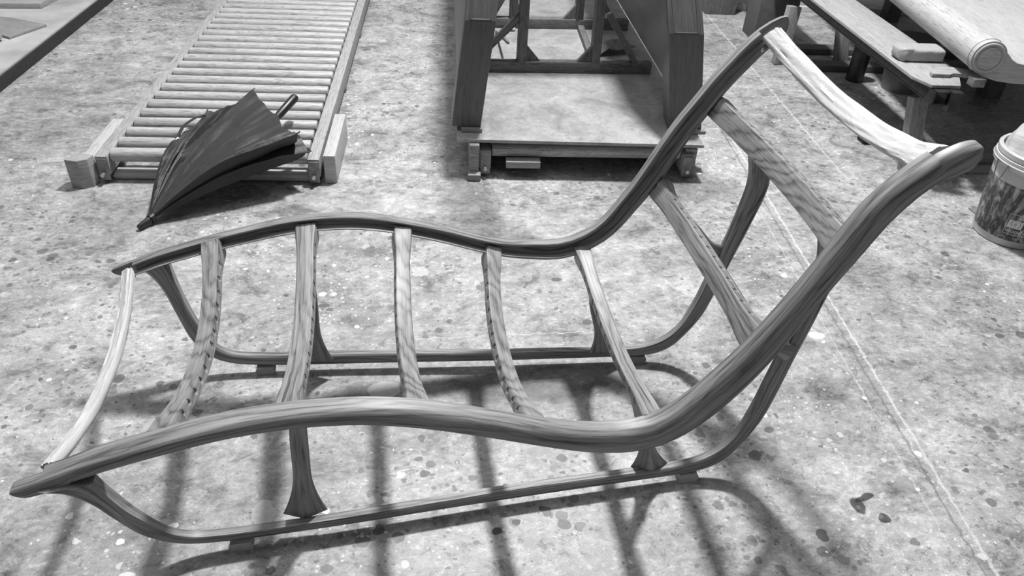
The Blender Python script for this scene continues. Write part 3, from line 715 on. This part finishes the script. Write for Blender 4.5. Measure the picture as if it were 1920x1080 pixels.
# scroll-edged panel
PY = math.radians(12.1); PD = Vector((math.sin(PY), math.cos(PY), 0)); PT = Vector((math.cos(PY), -math.sin(PY), 0))
po = Vector((2.495, 1.338, .575))
panel = thing('scroll_edged_panel', 'large pale wooden panel with a rolled scroll edge, top right corner', 'panel', po)
prof = []
R_ = .072
for k in range(25):
    a = math.radians(22 + k * (218 / 24)); prof.append((R_ * math.cos(a), R_ * math.sin(a)))
prof += [(.02, -.085), (.07, -.096), (.14, -.102), (1.5, -.104), (1.5, -.018), (.26, -.020), (.17, -.020), (.125, -.014), (.098, .0), (.082, .015)]
own = prism([(x, y) for x, y in prof], 0, 3.0, None, None, 0.0, 2)
Mx = Matrix((PT, ZZ, PD)).transposed().to_4x4(); own.transform(Mx)
for v in own.verts: v.co += po
finish('panel_board', own, PALE, panel, math.radians(30))
cap = bmesh.new()
def ringline(r, off, w_):
    P_ = [po + PT * (r * math.cos(a)) + ZZ * (r * math.sin(a)) - PD * off for a in (2 * math.pi * k / 48 for k in range(49))]
    tube(P_, w_, 8, cap)
ringline(.060, .001, .005)
own = tube([po - PD * .004, po + PD * .01], .046, 32, cap)
finish('scroll_boss', cap, PALE, panel)
ringb = bmesh.new(); P_ = [po + PD * .03 + PT * ((R_ + .001) * math.cos(a)) + ZZ * ((R_ + .001) * math.sin(a)) for a in (math.radians(60 + 180 * k / 30) for k in range(31))]
tube(P_, .003, 8, ringb); finish('scroll_collar', ringb, PALE, panel)
# supports of the panel: trestle boxes well behind
for (x, y, lab) in ((3.45, 2.3, 'front dark timber post under the pale scroll-edged panel'), (3.65, 3.7, 'rear dark timber post under the pale scroll-edged panel')):
    bm = box(.10, .10, .466, fr((x, y, .2335), TT), None, .004); tag(finish('support_post', bm, TIMB), lab, 'post')

# things under the bench
RUB = plain('dark_rubber', .02, .7, 0, .2)
def bx(name, label, cat, c, s, mat, yaw=YAW, group=None):
    x = Vector((math.cos(yaw), -math.sin(yaw), 0)); return tag(finish(name, box(s[0], s[1], s[2], fr((c[0], c[1], c[2] + s[2] / 2), x), None, .004), mat), label, cat, group)
own = prism([(-.04, .0), (.04, 0), (.055, .07), (-.055, .07)], -.03, .03, None, Matrix.Translation((2.36, 1.74, .0)) @ Matrix.Rotation(math.radians(90), 4, 'X'), .003)
tag(finish('black_wedge_block', own, RUB), 'small black block on the floor left of the front bench leg', 'block')
bx('packing_crate', 'dark rough-faced crate beyond the far bench leg, left of the grey box', 'crate', (2.40, 3.95, 0), (.22, .26, .36), TIMB)
bx('grey_storage_box', 'tall grey box beside the far bench leg', 'box', (2.53, 3.35, 0), (.26, .22, .30), OLDG := plain('grey_board', .10, .7, 0, .2))
bx('scrap_sheet', 'crumpled scrap piled on top of the tall grey box', 'scrap', (2.50, 3.35, .302), (.20, .16, .02), OLD)
bm = tube([Vector((2.95, 2.42, 0)), Vector((2.95, 2.42, .12)), Vector((2.95, 2.42, .30))], [.10, .115, .125], 28); tag(finish('plastic_tub', bm, plain('grey_tub', .14, .5, 0, .2)), 'round grey tub on the floor beyond the bench beam', 'tub')
bm = tube([Vector((2.74, 2.56, 0)), Vector((2.74, 2.56, .24))], [.05, .05], 20); tag(finish('paint_tin', bm, STEEL), 'narrow dark tin standing left of the grey tub', 'tin')
for k, (y, z) in enumerate(((3.05, .0), (2.75, .0), (3.95, 0))):
    bm = beam((2.50, y, .02), (3.9, y - .12, .02), .10 if k < 2 else .04, .038)
    tag(finish('floor_batten', bm, OLDG if k < 2 else WHITE), ['wide grey board on the floor under the bench, farther of two', 'wide grey board on the floor under the bench, nearer of two', 'thin white strip on the floor behind the far bench leg'][k], 'board')
bx('floor_plank', 'flat timber plank on the floor behind the paint bucket, under the bench', 'plank', (2.90, 1.50, 0), (.6, .09, .035), OLD)
bx('floor_plank', 'thin timber plank lying in front of the thicker one, left of the bucket rim', 'plank', (2.90, 1.38, 0), (.6, .07, .02), OLD)
LEAF = plain('bent_grey_offcut', .16, .6)
bm = bmesh.new(); loft([[Vector((2.46 + .05 * i, 1.02 - .012 * i + .045 * j, .004 + .012 * i * (1 - .4 * j) * (3 - i) / 2)) for j in range(2)] + [Vector((2.46 + .05 * i, 1.02 - .012 * i + .045 * j, .001 + .012 * i * (1 - .4 * j) * (3 - i) / 2)) for j in (1, 0)] for i in range(3)], bm)
tag(finish('bent_offcut', bm, LEAF, smooth=.3), 'small bent sheet offcut on the floor just left of the bucket', 'offcut')

# bucket
bc = Vector((2.500, .862, 0)); bk = thing('paint_bucket', 'paint-stained dark plastic bucket with white rim and printed label, right edge', 'bucket', bc)
bt = NT('stained_bucket_print'); p_ = tc(bt); 
n1 = bt.noise(bt.mapping(p_, (16, 16, 5)), 1.0, 6, .7, 1.5); n2 = bt.noise(bt.mapping(p_, (50, 50, 14)), 1.0, 4, .7, .5)
a_ = bt.ramp(n1, [(.50, .03), (.56, .16), (.66, .40)]); b_ = bt.ramp(n2, [(.52, 0.0), (.62, .22)])
bt.col(bt.math('ADD', a_, b_)); bt.b.inputs['Roughness'].default_value = .4; bt = bt.m
BW = plain('dirty_white_plastic', .48, .4, 0, .12, 14)
def ringz(profile, seg=64):
    return [[bc + Vector((r * math.cos(2 * math.pi * k / seg), r * math.sin(2 * math.pi * k / seg), z)) for k in range(seg)] for r, z in profile]
finish('bucket_wall', loft(ringz([(.136, .03), (.148, .15), (.157, .262)]), caps=False), bt, bk)
finish('bucket_base', loft(ringz([(.128, 0), (.134, .004), (.136, .03), (.1365, .031)]), caps=True), BW, bk)
finish('upper_band', loft(ringz([(.157, .262), (.161, .315), (.150, .316), (.146, .262)]), caps=False), BW, bk)
finish('rim', loft(ringz([(.161, .312), (.172, .318), (.173, .350), (.166, .353), (.170, .356), (.171, .375), (.165, .381), (.156, .379), (.155, .30)]), caps=False), BW, bk)
finish('rim_ring', loft(ringz([(.174, .330), (.177, .334), (.174, .338)]), caps=False), BW, bk)
bail = [bc + Vector((-.172 * math.cos(a) , -.05 * 1 + .02 * math.sin(a), .335 - .11 * math.sin(a))) for a in (math.pi * k / 20 * .5 for k in range(21))]
finish('bail_handle', tube([bc + Vector((-.176, .03 - .06 * t, .335 - .10 * math.sin(t * math.pi))) for t in (k / 20 for k in range(21))], .0025, 8), IRON, bk)
# printed label, curved round the wall
def wallpt(th, z, off=.0012):
    r = .136 + (z - .03) * (.021 / .232) + off
    return bc + Vector((r * math.cos(th), r * math.sin(th), z))
def strip(pts, wd, bm):
    for a, b in zip(pts, pts[1:]):
        n = max(2, int(abs(b[0] - a[0]) / .05) + 1)
        tube([wallpt(a[0] + (b[0] - a[0]) * k / n, a[1] + (b[1] - a[1]) * k / n, .0005) for k in range(n + 1)], wd, 5, bm)
lb = bmesh.new(); th0 = math.radians(216)
q = lambda s, z: (th0 + s / .145, z)
for (s0, z0, s1, z1) in ((0, .062, .17, .152), (.0, .062, .06, .092), (.066, .062, .17, .092), (.04, .175, .17, .235), (.047, .182, .17, .228)):
    strip([q(s0, z0), q(s1, z0), q(s1, z1), q(s0, z1), q(s0, z0)], .0011, lb)
finish('label_frame', lb, WHITE, bk)
pt_ = bmesh.new()
for s0, s1 in ((.006, .058), (.068, .12)):
    n = 6; rings = [[wallpt(q(s0 + (s1 - s0) * k / n, 0)[0], z, o) for z, o in ((.094, .0005), (.126, .0005), (.126, .0014), (.094, .0014))] for k in range(n + 1)]
    loft(rings, pt_)
finish('label_patch', pt_, WHITE, bk)
def text_on_bucket(body, s0, z0, size, mat, off, name='label_lettering'):
    cu = bpy.data.curves.new('txt', 'FONT'); cu.body = body; cu.size = size; cu.extrude = .0003; cu.resolution_u = 3
    to = bpy.data.objects.new('txt', cu); C.objects.link(to); bpy.context.view_layer.update()
    me = bpy.data.meshes.new_from_object(to.evaluated_get(bpy.context.evaluated_depsgraph_get())); bpy.data.objects.remove(to)
    bm = bmesh.new(); bm.from_mesh(me)
    for v in bm.verts:
        th, z = q(s0 + v.co.x, z0 + v.co.y); v.co = wallpt(th, z, off + v.co.z)
    return finish(name, bm, mat, bk)
BLK = plain('black_print', .015, .6)
text_on_bucket('WOOD', .035, .132, .020, WHITE, .001)
text_on_bucket('wood', .006, .070, .026, WHITE, .001)
text_on_bucket('ycool', .070, .070, .026, WHITE, .001)
def strokes(cx, cz, L, name='label_character'):
    bm = bmesh.new()
    for (a, b, c, d) in L: strip([q(cx + a, cz + b), q(cx + c, cz + d)], .0012, bm)
    return finish(name, bm, BLK, bk)
strokes(.010, .097, [(0, .024, .016, .024), (.001, .018, .015, .018), (0, .011, .016, .011), (.008, .024, .008, .004), (.002, .004, .015, .004), (.004, .016, .001, .012), (.020, .024, .020, .003), (.024, .025, .024, .002), (.018, .015, .026, .015)])
strokes(.038, .097, [(0, .024, .018, .024), (.009, .024, .009, .002), (.010, .018, .016, .012)])
strokes(.072, .097, [(.008, .026, .010, .022), (0, .020, .018, .020), (.003, .016, .007, .010), (.015, .016, .004, .003), (.004, .012, .016, .002)])
strokes(.098, .097, [(0, .024, .018, .024), (.002, .016, .016, .016), (.009, .026, .009, .002), (0, .008, .018, .008)])
# bag on top
bag = bmesh.new(); rings = []
for k in range(26):
    t = k / 25; z = .33 + .17 * t; r = .135 * (1 - t) ** .55 + .05 * t + .012
    rings.append([bc + Vector((.04 * t + r * math.cos(a) * (1 + .16 * noise.noise(Vector((math.cos(a) * 2, math.sin(a) * 2, t * 3)))), .02 + r * math.sin(a) * (1 + .16 * noise.noise(Vector((math.cos(a) * 2, math.sin(a) * 2, t * 3 + 5)))), z + .012 * noise.noise(Vector((math.cos(a) * 3, math.sin(a) * 3, t * 5))))) for a in (2 * math.pi * j / 48 for j in range(48))])
BAGM = wrap_material('dusty_plastic_film', .45)
tag(finish('plastic_bag', loft(rings), BAGM, smooth=math.radians(60)), 'crumpled translucent grey bag bulging out of the paint bucket', 'bag')

# ------------------------------------------------------------------ left: raised platform with boards
pf0 = Vector((-1.935, 2.522, 0)); PV = Vector((.105, .9945, 0)); PN = Vector((-.9945, .105, 0))
pl = thing('raised_platform', 'low flat platform with a black edge band, top left corner', 'platform', pf0)
def slabbox(z0, z1, a0, a1, b0, b1, mat, name):
    own = prism([(a0, b0), (a1, b0), (a1, b1), (a0, b1)], z0, z1, None, None, .003, 0)
    own.transform(Matrix((PV, PN, ZZ)).transposed().to_4x4())
    for v in own.verts: v.co += pf0
    return finish(name, own, mat, pl)
slabbox(0, .062, -4, 6, .0, .012, PLATF, 'edge_band')
slabbox(.0, .070, -4, 6, .0125, 5, plain('dusty_platform_top', .40, .5, 0, .3, 3, .1), 'platform_deck')
def board(poly, z0, h, mat, label, cat='board'):
    bm = prism(poly, z0, z0 + h, None, None, .001, 0); return tag(finish('offcut_board', bm, mat), label, cat)
def fl(px, py): return (px, py)
board([(-2.067, 3.675), (-2.8, 3.68), (-2.75, 4.1), (-2.00, 3.96)], .071, .03, PLY, 'pale rectangular board lying at the far end of the platform')
board([(-1.935, 3.34), (-2.06, 3.118), (-2.17, 3.20), (-2.9, 3.50), (-2.9, 3.72), (-2.30, 3.50), (-2.165, 3.467)], .071, .012, plain('grey_thin_board', .24, .6), 'thin grey pointed board lying on the platform')
board([(-2.085, 3.10), (-2.10, 3.00), (-2.7, 3.05), (-2.7, 3.33), (-2.14, 3.155)], .0835, .02, PLY, 'pale board corner at the left edge, nearest of those on the platform')
for o in list(C.objects):
    if o.parent is None and 'label' in o and 'group' not in o:
        k = o.name.split('.')[0]
        g = {'roller_conveyor': 'low roller conveyors', 'wooden_slab': 'dark slabs standing over the trestles', 'timber_trestle': 'trestles on the plywood', 'wooden_wedge': 'packers under the dark slabs',
             'offcut_board': 'boards on the platform', 'floor_batten': 'boards on the floor under the bench', 'floor_plank': 'planks on the floor beside the bucket', 'support_post': 'posts under the scroll-edged panel'}.get(k)
        if g: o['group'] = g
